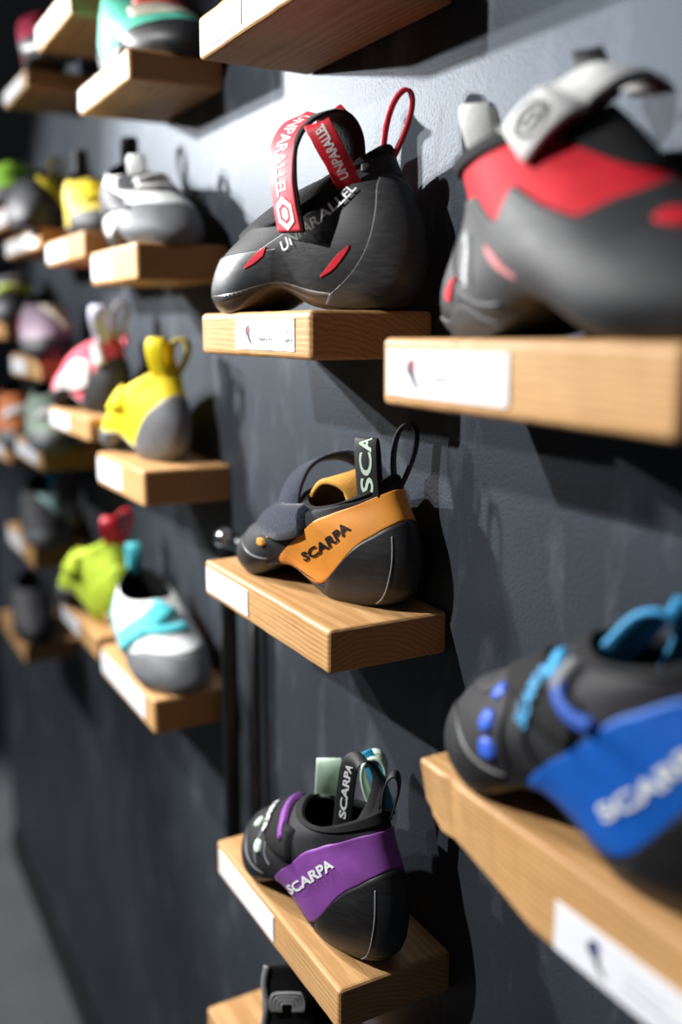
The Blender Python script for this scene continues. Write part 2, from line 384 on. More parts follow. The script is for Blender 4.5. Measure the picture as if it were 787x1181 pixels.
# ------------------------------------------------------------------ setting
def plane(name, corners, m):
    o = mesh_obj(name, corners, [(0, 1, 2, 3)], m, smooth=False); o['kind'] = 'structure'; return o
XL, XR = -6.7*S, 2.2*S
wl = bm_obj('wall_right', box_bm((XL, 0, 0), (XR, .16, 3.0)), wall_mat()); wl['kind'] = 'structure'
floor_m = mat('grey floor', (.17, .18, .19), .6, .4, .1, 60, .12, 5)
fl = bm_obj('floor', box_bm((-9, -4, -.08), (3, 2.5, 0)), floor_m); fl['kind'] = 'structure'
bk = bm_obj('wall_back', box_bm((-9.1, -4, 0), (-9, 2.5, 3.0)), mat('pale far wall', (.30, .32, .34), .8)); bk['kind'] = 'structure'
bb = bm_obj('baseboard_right', box_bm((XL, -.012, 0), (XR, 0, .09), .002), mat('black skirting', (.008, .008, .009), .5)); bb['kind'] = 'structure'

# ------------------------------------------------------------------ shelves
DEPTH = .25*S
def shelf(x0, x1, zt, zb, label, tagx=None, pic=None, lines=None, chip=False, depth=DEPTH, bev=.004, yaw=0, tagz=None):
    """solid oak block; origin at the centre of its back edge"""
    X0, X1 = x0*S, x1*S; h = (zt-zb)*S; Lx = X1-X0
    bm = bmesh.new(); bmesh.ops.create_cube(bm, size=1)
    for v in bm.verts: v.co = Vector((v.co.x*Lx, (v.co.y-.5)*depth, (v.co.z-.5)*h))
    long_e = [e for e in bm.edges if abs((e.verts[0].co-e.verts[1].co).x) > Lx*.5 and e.verts[0].co.y < -depth*.5]
    bmesh.ops.subdivide_edges(bm, edges=[e for e in bm.edges if abs((e.verts[0].co-e.verts[1].co).x) > Lx*.5], cuts=22, use_grid_fill=True)
    rnd = random.Random(int(abs(x0*1000+zt*77)))
    if chip:
        for v in bm.verts:                       # hewn, splintered left front corner
            d = (v.co.x+Lx/2)
            if v.co.y < -depth*.5:
                kx = max(0, 1-d/.13); j = kx*.005*noise.noise(Vector((d*38, 3.1, v.co.z*10)))
                if v.co.z < -h*.25: v.co.z += .021*kx**1.2+j; v.co.y += .010*kx
                else: v.co.y += .004*kx**2+j; v.co.z -= .002*kx
    else:
        for v in bm.verts: v.co += Vector((0, rnd.uniform(-.0003, .0003), rnd.uniform(-.0002, .0002)))
    sharp = [e for e in bm.edges if len(e.link_faces) == 2 and e.calc_face_angle(0) > .9]
    bmesh.ops.bevel(bm, geom=sharp, offset=bev, segments=3, profile=.5, affect='EDGES', clamp_overlap=True)
    o = bm_obj('wall_shelf', bm, WOOD)
    o.location = ((X0+X1)/2, 0, zt*S+HZ); o.rotation_euler.z = yaw
    tag(o, label, 'shelf', 'oak shelves on the dark wall')
    if tagx:
        a, b = tagx[0]*S-o.location.x, tagx[1]*S-o.location.x
        z1, z0 = (-.16*h, -.84*h) if tagz is None else ((tagz[1]-zt)*S, (tagz[0]-zt)*S)
        y = -depth-.0009
        pl = bm_obj('price_label', box_bm((a, y, z0), (b, y+.0012, z1), .0002, 1), PAPER, o); pl['label'] = 'white paper price label'
        w, hh = b-a, z1-z0; yy = y-.0003
        if pic:
            cx, cz = a+w*.235, z0+hh*.52; r = hh*.3; rx = w*.075
            sh = [(-.5, .5), (-.2, .85), (.15, .95), (.42, .55), (.3, .1), (.55, -.55), (.95, -1.0), (.8, -1.15), (.25, -.75), (-.15, -.2), (-.5, .0)]
            g = mesh_obj('shoe_picture', [(cx+p[0]*rx, yy, cz+p[1]*r) for p in sh], [tuple(range(len(sh)))[::-1]], mat('printed dark', (.03, .03, .035), .6), pl, smooth=False)
            sh = [(-.05, .8), (.12, .9), (.36, .5), (.22, .1), (.1, .0), (.0, .4)]
            mesh_obj('shoe_picture', [(cx+p[0]*rx, yy-.0001, cz+p[1]*r) for p in sh], [tuple(range(len(sh)))[::-1]], mat('printed '+pic[0], pic[1], .6), pl, smooth=False)
        for (body, fx, fz, fh, ink, fw) in (lines or []):
            text_flat('printed_text', body, (a+fx*w, yy, z0+fz*hh), (1, 0, 0), (0, 0, 1), fh*hh, ink, pl, width=fw*w if fw else None)
    return o
def bars(l): return [('––––', .42, .58, .025, INKG, .2), ('–––––', .42, .36, .04, INK, .22), ('––', .84, .62, .03, INKG, .1), ('–––', .83, .36, .04, INK, .12)]
RED_P, BLUE_P = ('red', (.6, .05, .07)), ('blue', (.02, .05, .35))
shelf(-1.965, -1.43, .612, .530, 'oak shelf at the top edge, seen from below, with a tilted white price label', (-1.945, -1.745), RED_P, bars(0))
shelf(-1.995, -1.475, .030, -.055, 'oak shelf under the black climbing shoe with red strap and red loops', (-1.80, -1.535),
      RED_P, [('Unparallel', .43, .56, .085, INKG, .13), ('Flagship Pro', .43, .29, .12, INK, .23), ('189 €', .87, .54, .11, INKG, .10), ('169 €', .865, .27, .13, INK, .115)], bev=.005)
shelf(-2.012, -1.412, -.517, -.598, 'oak shelf under the black climbing shoe with the orange heel band', (-2.0, -1.765), None, None)
shelf(-1.985, -1.375, -1.196, -1.283, 'oak shelf under the black climbing shoe with the purple heel band', (-1.965, -1.66), None, None)
shelf(-2.085, -1.45, -1.712, -1.80, 'lowest oak shelf, cut by the bottom edge of the photo', None)
shelf(-1.24, -.672, -.014, -.113, 'oak shelf at right under the red and grey shoe with white strap', (-1.225, -.94), RED_P,
      [('––––', .42, .56, .03, INKG, .15), ('Flagship', .42, .36, .10, INK, .15), ('––', .82, .58, .03, INKG, .09), ('–––', .82, .38, .03, INKG, .11)], bev=.0045)
shelf(-1.138, -.50, -.635, -.762, 'rough-edged oak shelf at lower right under the blue and black shoe', (-.815, -.52), BLUE_P,
      [('––––', .40, .56, .03, INKG, .2), ('–––––', .40, .33, .045, INKG, .28), ('–––', .78, .56, .03, INKG, .12)], chip=True, bev=.003, tagz=(-.757, -.692))
shelf(-2.93, -2.45, .672, .598, 'oak shelf seen from below under the mint green shoe', (-2.925, -2.47))
shelf(-2.885, -2.442, .213, .120, 'oak shelf under the white and grey shoe with laces', (-2.87, -2.66))
shelf(-2.92, -2.455, -.372, -.470, 'oak shelf under the bright yellow shoe with grey heel', (-2.91, -2.66))
shelf(-2.985, -2.44, -1.008, -1.108, 'oak shelf under the white shoe with turquoise straps', (-2.98, -2.52))
shelf(-3.44, -2.98, .965, .885, 'oak shelf high at upper left, cut by the top edge of the photo', (-3.43, -3.02))
shelf(-3.46, -2.955, .283, .205, 'oak shelf under the yellow and black shoe left of the white laced shoe', (-3.45, -3.18))
shelf(-3.555, -3.0, -.278, -.352, 'oak shelf under the pink shoe with pale pull loops', (-3.54, -3.26))
shelf(-3.55, -3.03, -1.0, -1.08, 'oak shelf under the lime green shoe with red loops', (-3.54, -3.27))
shelf(-4.05, -3.64, .885, .822, 'oak shelf at far upper left under the crimson shoe', (-4.04, -3.7))
shelf(-4.22, -3.565, .345, .275, 'oak shelf under the shoe with one upright yellow strap', (-4.2, -3.62))
shelf(-4.25, -3.68, -.108, -.195, 'oak shelf under the pale mauve and black shoe at far left', (-4.24, -3.94))
shelf(-4.26, -3.74, -.455, -.540, 'oak shelf under the sage green shoe at far left', (-4.25, -3.82))
shelf(-4.62, -4.02, -.895, -.990, 'oak shelf under the grey shoe with pale teal strap', (-4.6, -4.25))
shelf(-4.78, -4.10, .480, .400, 'oak shelf under the green shoe at the far left edge', (-4.75, -4.15))
shelf(-4.95, -4.42, -.52, -.60, 'oak shelf under the orange and grey shoe at the left edge', (-4.93, -4.6))
shelf(-4.95, -4.36, .03, -.05, 'oak shelf under the dim black shoe with lime flecks', None)
shelf(-5.0, -4.36, -1.42, -1.51, 'lowest shelf at the far left edge, almost black in the shade', None)

# black metal rail fixed to the wall
def tube(pts, r, ns=12):
    bm = bmesh.new(); pts = [Vector(p) for p in pts]; rings = []
    for i, p in enumerate(pts):
        d = ((pts[min(i+1, len(pts)-1)]-p).normalized()+(p-pts[max(i-1, 0)]).normalized()).normalized()
        a = d.cross(Vector((0, 1, .02))).normalized(); b = d.cross(a).normalized()
        rings.append([bm.verts.new(p+(a*math.cos(2*PI*k/ns)+b*math.sin(2*PI*k/ns))*r) for k in range(ns)])
    for r0, r1 in zip(rings, rings[1:]):
        for k in range(ns): bm.faces.new((r0[k], r0[(k+1) % ns], r1[(k+1) % ns], r1[k]))
    bm.faces.new(rings[0][::-1]); bm.faces.new(rings[-1])
    bmesh.ops.recalc_face_normals(bm, faces=bm.faces)
    return bm
rail = bpy.data.objects.new('metal_rail', None); COL.objects.link(rail); rail.location = W(-2.5, -.05, -1.5)
tag(rail, 'black metal tube rail on the wall behind the orange banded shoe', 'rail')
def loc_(p, o): return Vector(p)-o.location
arc = [W(-2.30+.05*math.cos(a), -.06, -.60+.05*math.sin(a)) for a in np.linspace(PI, PI/2, 7)]
for nm, pts, r in (('post', [W(-2.35, -.06, -1.52)]+arc+[W(-1.93, -.06, -.55)], .0105), ('post', [W(-2.245, -.03, -1.52), W(-2.245, -.03, -.56)], .006)):
    bm_obj(nm, tube([loc_(p, rail) for p in pts], r), METAL, rail, True)
for z in (-.57, -1.47):
    bm_obj('bracket', tube([loc_(W(-2.35 if z < -1 else -2.2, -.06, z), rail), loc_(W(-2.35 if z < -1 else -2.2, 0.0, z), rail)], .006), METAL, rail, True)
bm = bmesh.new(); bmesh.ops.create_uvsphere(bm, u_segments=16, v_segments=10, radius=.0125); bmesh.ops.translate(bm, verts=bm.verts, vec=loc_(W(-2.335, -.075, -.545), rail))
k = bm_obj('highlight_ball', bm, mat('tube highlight', (.8, .8, .82), .18, metallic=1, var=.02), rail, True); k['label'] = 'bright ball standing in for the highlight on the tube bend'  # shiny ball added as the glint on the tube bend

# ------------------------------------------------------------------ the near shoes
def at(x, y, z, d=.0008): return W(x, y, z)+Vector((0, 0, d))
SLIM = dict(heel=[(.026, 0), (.010, .010), (0, .034), (.004, .062), (.014, .086), (.020, .099), (.025, .110)])

# 1. black shoe with red strap
s = Shoe('black climbing shoe with red webbing loops and an upright red and black strap', dict(
    heel=[(.030, 0), (.010, .010), (0, .036), (.006, .066), (.022, .092), (.029, .106), (.034, .117)],
    toe=[(.228, -.001), (.238, .013), (.228, .041), (.196, .061), (.164, .074), (.138, .084), (.118, .092)],
    hw=[[.026, .028, .024, .034, .030], [.033, .035, .032, .042, .037], [.036, .038, .038, .043, .034],
        [.033, .036, .038, .036, .028], [.026, .031, .035, .032, .025], [.022, .029, .031, .028, .023], [.020, .027, .028, .025, .021]],
    arch=.017, dip=.012), .250, at(-1.435, -.055, .030), PI+math.radians(19), foot=-1, hs=1.04)
s.body(DGREY, SOLE_REFL, LINB)
s.patch('rubber_rand', [(-.62, .0), (-.3, 0), (0, 0), (.3, 0), (.45, .05), (.6, .1)], [(-.62, .25), (-.3, .62), (0, .82), (.2, .78), (.45, .55), (.6, .3)], BLACK, .0012)
s.patch('toe_rubber', [(.5, .09), (.75, .08), (1, .08), (1.25, .08), (1.5, .09)], [(.5, .35), (.72, .34), (1, .32), (1.28, .36), (1.5, .3)], GREYR, .0013)
s.patch('heel_crescent', [(-.3, .02), (0, .02), (.12, .02), (.24, .03), (.33, .06)], [(-.3, .2), (0, .70), (.12, .68), (.19, .58), (.235, .38), (.25, .24), (.33, .10)][0:1]+[(0, .70), (.19, .60), (.24, .34), (.33, .10)], GREYR, .0030)
s.patch('red_vent', [(.29, .345), (.32, .255), (.36, .20)], [(.29, .36), (.32, .315), (.36, .21)], REDF, .0022)
s.patch('red_vent', [(.545, .30), (.57, .26), (.60, .24)], [(.545, .36), (.57, .33), (.60, .25)], REDF, .0022)
s.patch('velcro_pad', [(.36, .76), (.44, .64), (.52, .54), (.74, .52), (1, .46), (1.2, .5)], [(.36, .90), (.44, .90), (.52, .88), (.74, .9), (1, .75), (1.2, .7)], FUZZ, .003)
s.text('UNPARALLEL', [(.48, .315), (.44, .40), (.395, .46), (.325, .56), (.255, .66)], WHITE, .0095, .0034)
s.patch('collar_binding', [(q, .90) for q in (-1, -.5, 0, .5, 1)], [(q, 1) for q in (-1, -.5, 0, .5, 1)], CLOTH, .002)
s.patch('heel_cap', [(-.25, .74), (0, .72), (.12, .74), (.24, .82)], [(-.25, .92), (0, .94), (.12, .92), (.24, .90)], BLACK, .0016)
# heel loop, thin
s.loop(-.03, .98, REDW,   .064, .017, .0065, spread=s.dirv(.45, .85, 0), up=s.dirv(.30, .15, 1), wdir=s.dirv(-.6, .75, .1), th=.0032, sink=.02)
# two wide tabs, the near one with lettering
o, fr = ribbon('pull_loop', [s.inv(*p) for p in ((-1.530, -.125, .215), (-1.522, -.158, .255), (-1.515, -.19, .300), (-1.525, -.207, .334), (-1.543, -.198, .338), (-1.545, -.176, .305), (-1.538, -.145, .26), (-1.535, -.118, .22))], s.dirv(.75, .62, .2), .021, .0014, REDW, s.root, 60)
text_on_ribbon('UNPARALLEL', fr, .14, .42, .0085, WHITE, o, side=-1, flip=True, off=.0011)
ribbon('pull_loop', [s.inv(*p) for p in ((-1.640, -.055, .25), (-1.66, -.065, .32), (-1.681, -.075, .37), (-1.70, -.09, .398), (-1.715, -.085, .385), (-1.69, -.065, .33), (-1.66, -.045, .25))], s.dirv(.6, .75, .25), .022, .0014, REDW, s.root, 60)
# upright strap bending over the opening
pts = [s.inv(*p) for p in ((-1.590, -.226, .165), (-1.586, -.238, .213), (-1.588, -.242, .257), (-1.593, -.236, .306), (-1.594, -.212, .345), (-1.588, -.175, .366), (-1.588, -.140, .364), (-1.593, -.115, .335), (-1.605, -.105, .285), (-1.615, -.10, .24))]
wds = [s.dirv(*d) for d in ((1, .12, 0), (1, .1, 0), (.95, .25, .0), (.9, .4, 0))]
o, fr = ribbon('strap', pts, wds, .036, .0034, FUZZ, s.root, 60)
fpts = [p+s.dirv(-.0006, -.0026, .0010) for p in pts[:6]]
o2, fr2 = ribbon('strap_face', fpts, wds, .034, .0014, PINKS, o, 50); o2['label'] = 'red outer face of the strap'
text_on_ribbon('UNPARALLEL', fr2, .93, .25, .0150, WHITE, o2, side=-1, off=.0011, flip=False, bold=.03)
disc_on_ribbon('hexagon_emblem', fr2, .125, .0135, WHITE, o2, side=-1, sides=6, off=.0012)
disc_on_ribbon('hexagon_emblem', fr2, .125, .0080, PINKS, o2, side=-1, sides=6, off=.0015, hole=.72)

# 2. orange banded shoe
SC_BODY = dict(
    heel=[(.030, 0), (.010, .011), (0, .036), (.005, .062), (.016, .084), (.021, .096), (.026, .106)],
    toe=[(.228, -.001), (.237, .010), (.222, .034), (.186, .052), (.158, .066), (.138, .076), (.122, .084)],
    hw=[[.024, .026, .025, .036, .032], [.031, .033, .033, .044, .040], [.033, .036, .039, .045, .037],
        [.029, .034, .040, .040, .031], [.024, .030, .037, .035, .028], [.022, .029, .033, .031, .025], [.020, .027, .029, .028, .023]],
    arch=.020, dip=.010)
LO = [(-.62, .04), (-.5, .05), (-.38, .10), (-.3, .30), (-.2, .48), (-.1, .56), (0, .585), (.1, .565), (.2, .505), (.3, .36), (.36, .13), (.45, .05), (.53, .04)]
HI = [(-.62, .10), (-.5, .38), (-.38, .64), (-.3, .76), (-.2, .82), (-.1, .84), (0, .84), (.1, .84), (.2, .83), (.3, .77), (.39, .68), (.48, .48), (.53, .15)]
def scarpa(label, loc, head, L, band_m, band_label, dots, foot=1, lin=LINB, res=1, hs=1.06, tpath=None, letters=WHITE, pitch=0, dip=.010):
    s = Shoe(label, dict(SC_BODY, dip=dip), L, loc, head, foot=foot, res=res, hs=hs, pitch=pitch)
    s.body(DGREY, SOLE, lin)
    s.patch('heel_cup', [(q, .0) for q, t in LO[2:-2]], [(q, t+.01) for q, t in LO[2:-2]], BLACK, .0016)
    s.patch('heel_band', LO, HI, band_m, .0014, na=100, label=band_label)
    s.patch('toe_rubber', [(.56, .02), (.75, 0), (1, 0), (1.25, 0), (1.44, .02)], [(.56, .16), (.75, .26), (1, .24), (1.25, .40), (1.44, .2)], BLACK, .0015)
    s.seam([(.125, .50), (.13, .40), (.135, .25), (.14, .05)], LGREY, .0013, 'heel_seam', off=.0022)
    if letters: s.text('SCARPA', tpath, letters, .0098, .0024, bold=.035)
    s.patch('collar_binding', [(q, .90) for q in (-1, -.5, 0, .5, 1)], [(q, 1) for q in (-1, -.5, 0, .5, 1)], CLOTH, .002)
    for (q, t, r) in dots[1]:
        s.band('eyelet_dot', [(q-.02, t), (q, t+.001), (q+.02, t)], r, dots[0], off=.0022, n=9, taper=[.3, .85, 1, .85, .3])
    return s
s = scarpa('black climbing shoe with an orange heel band and tall black pull loops', at(-1.428, -.062, -.517), PI+math.radians(11), .256,
           ORANGE, 'bright orange band', (LINO, [(.625, .42, .008), (.615, .31, .008)]), foot=-1, letters=BLKP, hs=1.0, tpath=[(.43, .23), (.365, .385), (.30, .535)], dip=.020)
s.band('velcro_strap', [(.50, .64), (.60, .56), (.72, .56), (.84, .60), (.95, .66)], .034, NAVY, .006, taper=[.6, 1, 1, .9, .7])
ribbon('strap', [s.inv(*p) for p in ((-1.69, -.19, -.385), (-1.72, -.175, -.335), (-1.75, -.135, -.29), (-1.76, -.085, -.268), (-1.74, -.035, -.262), (-1.70, -.0, -.285), (-1.69, .0, -.33))], [s.dirv(*d) for d in ((1, .3, .2), (1, .2, .35), (1, 0, .3), (1, -.1, .2))], .030, .004, NAVY, s.root, 50)
s.seam([(.61, .36), (.57, .415), (.52, .44)], LINO, .002, 'orange_piping'); s.seam([(.60, .50), (.63, .58), (.69, .66)], LINO, .003, 'orange_piping')
o, fr = s.loop(.22, .93, WEBB, .062, .006, .022, spread=s.dirv(.45, -.88, 0), up=s.dirv(-.08, -.02, 1), wdir=s.dirv(.88, .45, 0), th=.0016, sink=.014, off=-.003)
text_on_ribbon('SCA', fr, .17, .48, .0125, MINT, o, side=-1, flip=True, off=.0012)
s.loop(-.06, .96, WEBB, .060, .018, .010, spread=s.dirv(.5, .85, 0), up=s.dirv(.14, .1, 1), wdir=s.dirv(-.60, .8, 0), th=.0022, sink=.012)
ribbon('tongue', [s.inv(*p) for p in ((-1.735, -.085, -.42), (-1.705, -.095, -.35), (-1.670, -.105, -.312), (-1.625, -.105, -.285), (-1.58, -.09, -.29), (-1.56, -.08, -.33))], [s.dirv(*d) for d in ((.2, 1, .1), (.1, 1, .2), (.1, 1, .3))], .040, .006, LINO, s.root, 30)

# 3. purple banded shoe
s = scarpa('black climbing shoe with a purple heel band and white and cyan pull tabs', at(-1.357, -.133, -1.196), PI+math.radians(5), .262,
           PURPLE, 'purple band', (MINT, [(.79, .41, .013), (.645, .36, .013)]), foot=-1, hs=1.2, tpath=[(.45, .17), (.385, .415), (.31, .57)])
s.band('closure_strap', [(.52, .62), (.62, .60), (.74, .62), (.88, .64), (1.0, .64), (1.12, .60)], .030, CLOTH, .004)
s.band('strap_edge', [(.56, .60), (.65, .73), (.76, .78), (.88, .80), (1.0, .80)], .007, PURPLE, .0056)
for pth in ([(.60, .22), (.66, .36), (.72, .46), (.84, .50)], [(.55, .28), (.62, .42), (.67, .52)]): s.seam(pth, LGREY, .0007, off=.0018)
s.text('SCARPA', [(.68, .56), (.74, .61), (.84, .64), (.95, .65)], WHITE, .009, .0062)
o, fr = ribbon('pull_loop', [s.inv(*p) for p in ((-1.545, -.160, -1.01), (-1.532, -.158, -.96), (-1.518, -.157, -.88), (-1.508, -.150, -.825), (-1.488, -.125, -.818), (-1.482, -.105, -.86), (-1.495, -.11, -.92), (-1.515, -.135, -.985))], [s.dirv(.85, .5, 0), s.dirv(.85, .5, 0), s.dirv(.8, .1, 0), s.dirv(.9, .1, 0)], .018, .0016, WEBB, s.root, 60)
text_on_ribbon('SCARPA', fr, .17, .42, .0072, WHITE, o, side=-1, flip=True, off=.0012)
s.loop(-.10, .97, WEBB, .050, .012, .014, spread=s.dirv(.5, .85, 0), up=s.dirv(.1, .1, 1), wdir=s.dirv(-.75, .65, 0), th=.0018, sink=.012)
s.loop(0, 0, MINT, .036, .010, .024, spread=s.dirv(.88, -.48, 0), up=s.dirv(.10, 0, 1), wdir=s.dirv(.48, .88, 0), th=.003, sink=.004, name='tongue_tab', base=(-1.645, -.13, -.945))
s.loop(0, 0, MINT, .050, .022, .022, spread=s.dirv(.6, .8, 0), up=s.dirv(.05, 0, 1), wdir=s.dirv(-.8, .55, 0), th=.003, sink=.004, name='tongue_tab', base=(-1.535, -.085, -.93))
ribbon('cyan_tab', [s.inv(*p) for p in ((-1.535, -.105, -.82), (-1.515, -.098, -.85), (-1.50, -.09, -.88), (-1.49, -.085, -.91), (-1.485, -.08, -.94))], s.dirv(.5, .85, .2), .013, .0018, CYAN, s.root, 30)

# 4. blue banded shoe, near right
s = scarpa('large black shoe with a wide blue heel band at the right edge', at(-.525, -.160, -.635), PI+math.radians(1), .285,
           BLUE, 'wide blue band', (mat('blue gel dot', (.05, .14, .70), .4), [(.755, .47, .013), (.67, .36, .014), (.62, .26, .014)]), foot=-1, hs=1.2, tpath=[(.395, .225), (.355, .355), (.31, .475), (.26, .57)])
s.band('closure_strap', [(.50, .52), (.55, .55), (.62, .60), (.72, .64), (.9, .62), (1.05, .60), (1.2, .57)], .030, CLOTH, .003)
s.band('strap_edge', [(.47, .55), (.515, .57), (.56, .62), (.60, .70)], .007, mat('blue strap edge', (.02, .09, .42), .6), .0050)
s.band('strap_edge', [(.59, .66), (.63, .76), (.68, .87)], .009, GREY, .0050)
s.band('strap_edge', [(.64, .70), (.70, .78), (.78, .84)], .008, LBLUE, .0055)
s.text('SCARPA', [(.575, .44), (.60, .53), (.63, .64), (.67, .74)], LBLUE, .010, .0058)
for pth in ([(.56, .20), (.62, .36), (.68, .47), (.78, .56)], [(.52, .26), (.58, .40), (.62, .50)]): s.seam(pth, DGREY, .0008, off=.0018)
s.patch('toe_scuff', [(.78, .40), (.9, .36), (1.05, .36)], [(.78, .52), (.9, .60), (1.05, .62)], GREYR, .0016)
ribbon('tongue_tab', [s.inv(*p) for p in ((-.835, -.180, -.42), (-.818, -.165, -.385), (-.79, -.15, -.345), (-.765, -.125, -.335), (-.765, -.10, -.36), (-.79, -.095, -.42), (-.80, -.09, -.46))], [s.dirv(.5, .8, .3), s.dirv(.5, .8, .1), s.dirv(.5, .85, 0)], .022, .0045, LBLUE, s.root, 50)
s.loop(.14, .96, WEBB, .058, .006, .018, spread=(0, 1, 0), up=(.1, .1, 1), wdir=(1, 0, 0))

# 5. red and grey shoe with white strap, near right (toe to the right)
s = Shoe('large grey and red shoe with a white buckle strap at the upper right', dict(
    heel=[(.024, 0), (.006, .010), (0, .030), (.012, .060), (.022, .086), (.020, .102), (.014, .116)],
    toe=[(.228, -.002), (.238, .012), (.228, .040), (.196, .066), (.168, .090), (.146, .112), (.126, .130)],
    hw=[[.024, .027, .030, .040, .034], [.028, .032, .038, .048, .040], [.028, .034, .043, .049, .037],
        [.023, .031, .043, .044, .031], [.022, .031, .041, .039, .028], [.023, .031, .037, .035, .026], [.023, .030, .034, .031, .024]],
    arch=.024, dip=.006), .280, at(-1.255, -.110, -.014), math.radians(-3), foot=-1, hs=.82, ws=.95)
s.body(REDF, SOLE, LINB)
GREYC = rubber('charcoal rubber', (.019, .020, .022), .56, .16)
s.patch('side_rubber', [(-1, .02), (-.5, .04), (-.42, .06), (-.36, .08), (-.2, .02), (-.02, .02), (.3, 0)],
        [(-1, .64), (-.785, .56), (-.69, .49), (-.63, .57), (-.57, .70), (-.53, .62), (-.49, .53), (-.36, .72), (-.2, .74), (-.02, .70), (.3, .5)], GREYC, .0018, lin=True, na=120)
s.patch('heel_cup', [(-.44, .0), (-.2, 0), (0, 0), (.2, 0), (.4, 0)], [(-.44, .13), (-.36, .22), (-.26, .40), (0, .62), (.2, .6), (.4, .1)], BLACK, .0030)
s.patch('heel_tip', [(-.40, 0), (-.2, 0), (0, 0), (.2, 0)], [(-.40, .02), (-.36, .16), (-.22, .14), (0, .2), (.2, .1)], GREYC, .0042)
s.patch('red_vent', [(-.51, .235), (-.475, .32), (-.445, .42)], [(-.51, .25), (-.475, .39), (-.445, .45)], mat('pink vent', (.6, .2, .2), .6), .0032)
s.patch('red_vent', [(-.295, .33), (-.27, .24), (-.235, .26)], [(-.295, .345), (-.27, .33), (-.235, .285)], REDF, .0044)
s.patch('red_vent', [(-.91, .42), (-.865, .40), (-.82, .42)], [(-.91, .47), (-.865, .47), (-.82, .44)], REDF, .0032)
s.text('UNPARALLEL', [(-.37, .30), (-.365, .42), (-.335, .55)], WHITE, .0075, .0048)
s.patch('collar_panel', [(-1.3, .72), (-1, .68), (-.86, .72), (-.74, .86), (-.66, .97)], [(-1.3, .99), (-1, .99), (-.86, .99), (-.74, .99), (-.66, .985)], CLOTH, .0022)
s.patch('collar_binding', [(q, .92) for q in (-1, -.5, 0, .5, 1)], [(q, 1) for q in (-1, -.5, 0, .5, 1)], CLOTH, .003)
s.loop(0, 0, WEBW, .044, .021, .021, spread=s.dirv(.55, -.83, 0), up=s.dirv(-.35, -.05, 1), wdir=s.dirv(.75, .6, 0), th=.003, sink=.006, base=(-1.212, -.085, .248))
s.loop(0, 0, WEBB, .030, .012, .018, spread=s.dirv(.6, -.8, 0), up=s.dirv(-.45, -.1, 1), wdir=s.dirv(.85, .4, 0), th=.003, sink=.012, name='tongue_tab', base=(-1.0, -.075, .315))
pts = [s.inv(*p) for p in ((-.982, -.222, .218), (-.958, -.214, .243), (-.942, -.197, .262), (-.940, -.17, .275), (-.922, -.14, .297), (-.921, -.10, .306), (-.924, -.075, .298), (-.926, -.062, .290))]
wds = [s.dirv(*d) for d in ((.75, -.1, -.65), (.8, -.15, -.55), (.9, -.2, -.35), (1, -.1, 0))]
o, fr = ribbon('strap', pts, wds, .034, .004, mat('white strap', (.70, .70, .68), .6, .4, .2, 800), s.root, 60)
ribbon('strap_backing', [p+s.dirv(.001, .0035, -.0025) for p in pts], wds, .033, .003, mat('dark red strap backing', (.12, .006, .012), .7), o, 60)
disc_on_ribbon('round_emblem', fr, .14, .0115, INK, o, side=-1, sides=28, off=.0024, hole=.74)
disc_on_ribbon('round_emblem', fr, .14, .0062, INK, o, side=-1, sides=6, off=.0024, hole=.45)

# bottom shoe, mostly hidden
s = Shoe('black shoe with a white side zip line on the lowest shelf', SC_BODY, .235, at(-1.79, -.125, -1.712), math.radians(3), foot=-1, hs=1.05)
s.body(DGREY, SOLE, LINB)
tg = ((-1.685, -.212, -1.64), (-1.685, -.210, -1.54), (-1.688, -.206, -1.45), (-1.695, -.20, -1.36))
o, fr = ribbon('tongue', [s.inv(*p) for p in tg], s.dirv(.48, .877, 0), .052, .004, CLOTH, s.root, 30)
ribbon('edge_stitching', [s.inv(*p)+s.dirv(.48, .877, 0)*(-.0235+.0012*(-1)**k)+s.dirv(.88, -.48, 0)*.003 for k, p in enumerate([tg[0], (-1.685, -.211, -1.59), tg[1], (-1.687, -.208, -1.50), tg[2], (-1.692, -.203, -1.40), tg[3]])], s.dirv(.48, .877, 0), .0055, .001, STITCH, o, 60)
for k in range(4):
    w_, h_ = .018-.0036*k, .020-.0036*k; c0 = s.inv(-1.689, -.207, -1.440)+s.dirv(.88, -.48, 0)*.004
    sd = s.dirv(.48, .877, 0); U = np.array([0, 0, 1.])
    ribbon('emblem_arch', [c0+sd*w_*a*.85+U*(h_*b-.010) for a, b in ((-1, 0), (-1.1, .45), (-.95, .9), (-.6, 1), (.6, 1), (.95, .9), (1.1, .45), (1, 0))], U*.2+sd, .0026, .002, STITCH, o, 40)
s.band('side_panel', [(.2, .4), (.32, .5), (.45, .6)], .03, PINKS, .003)

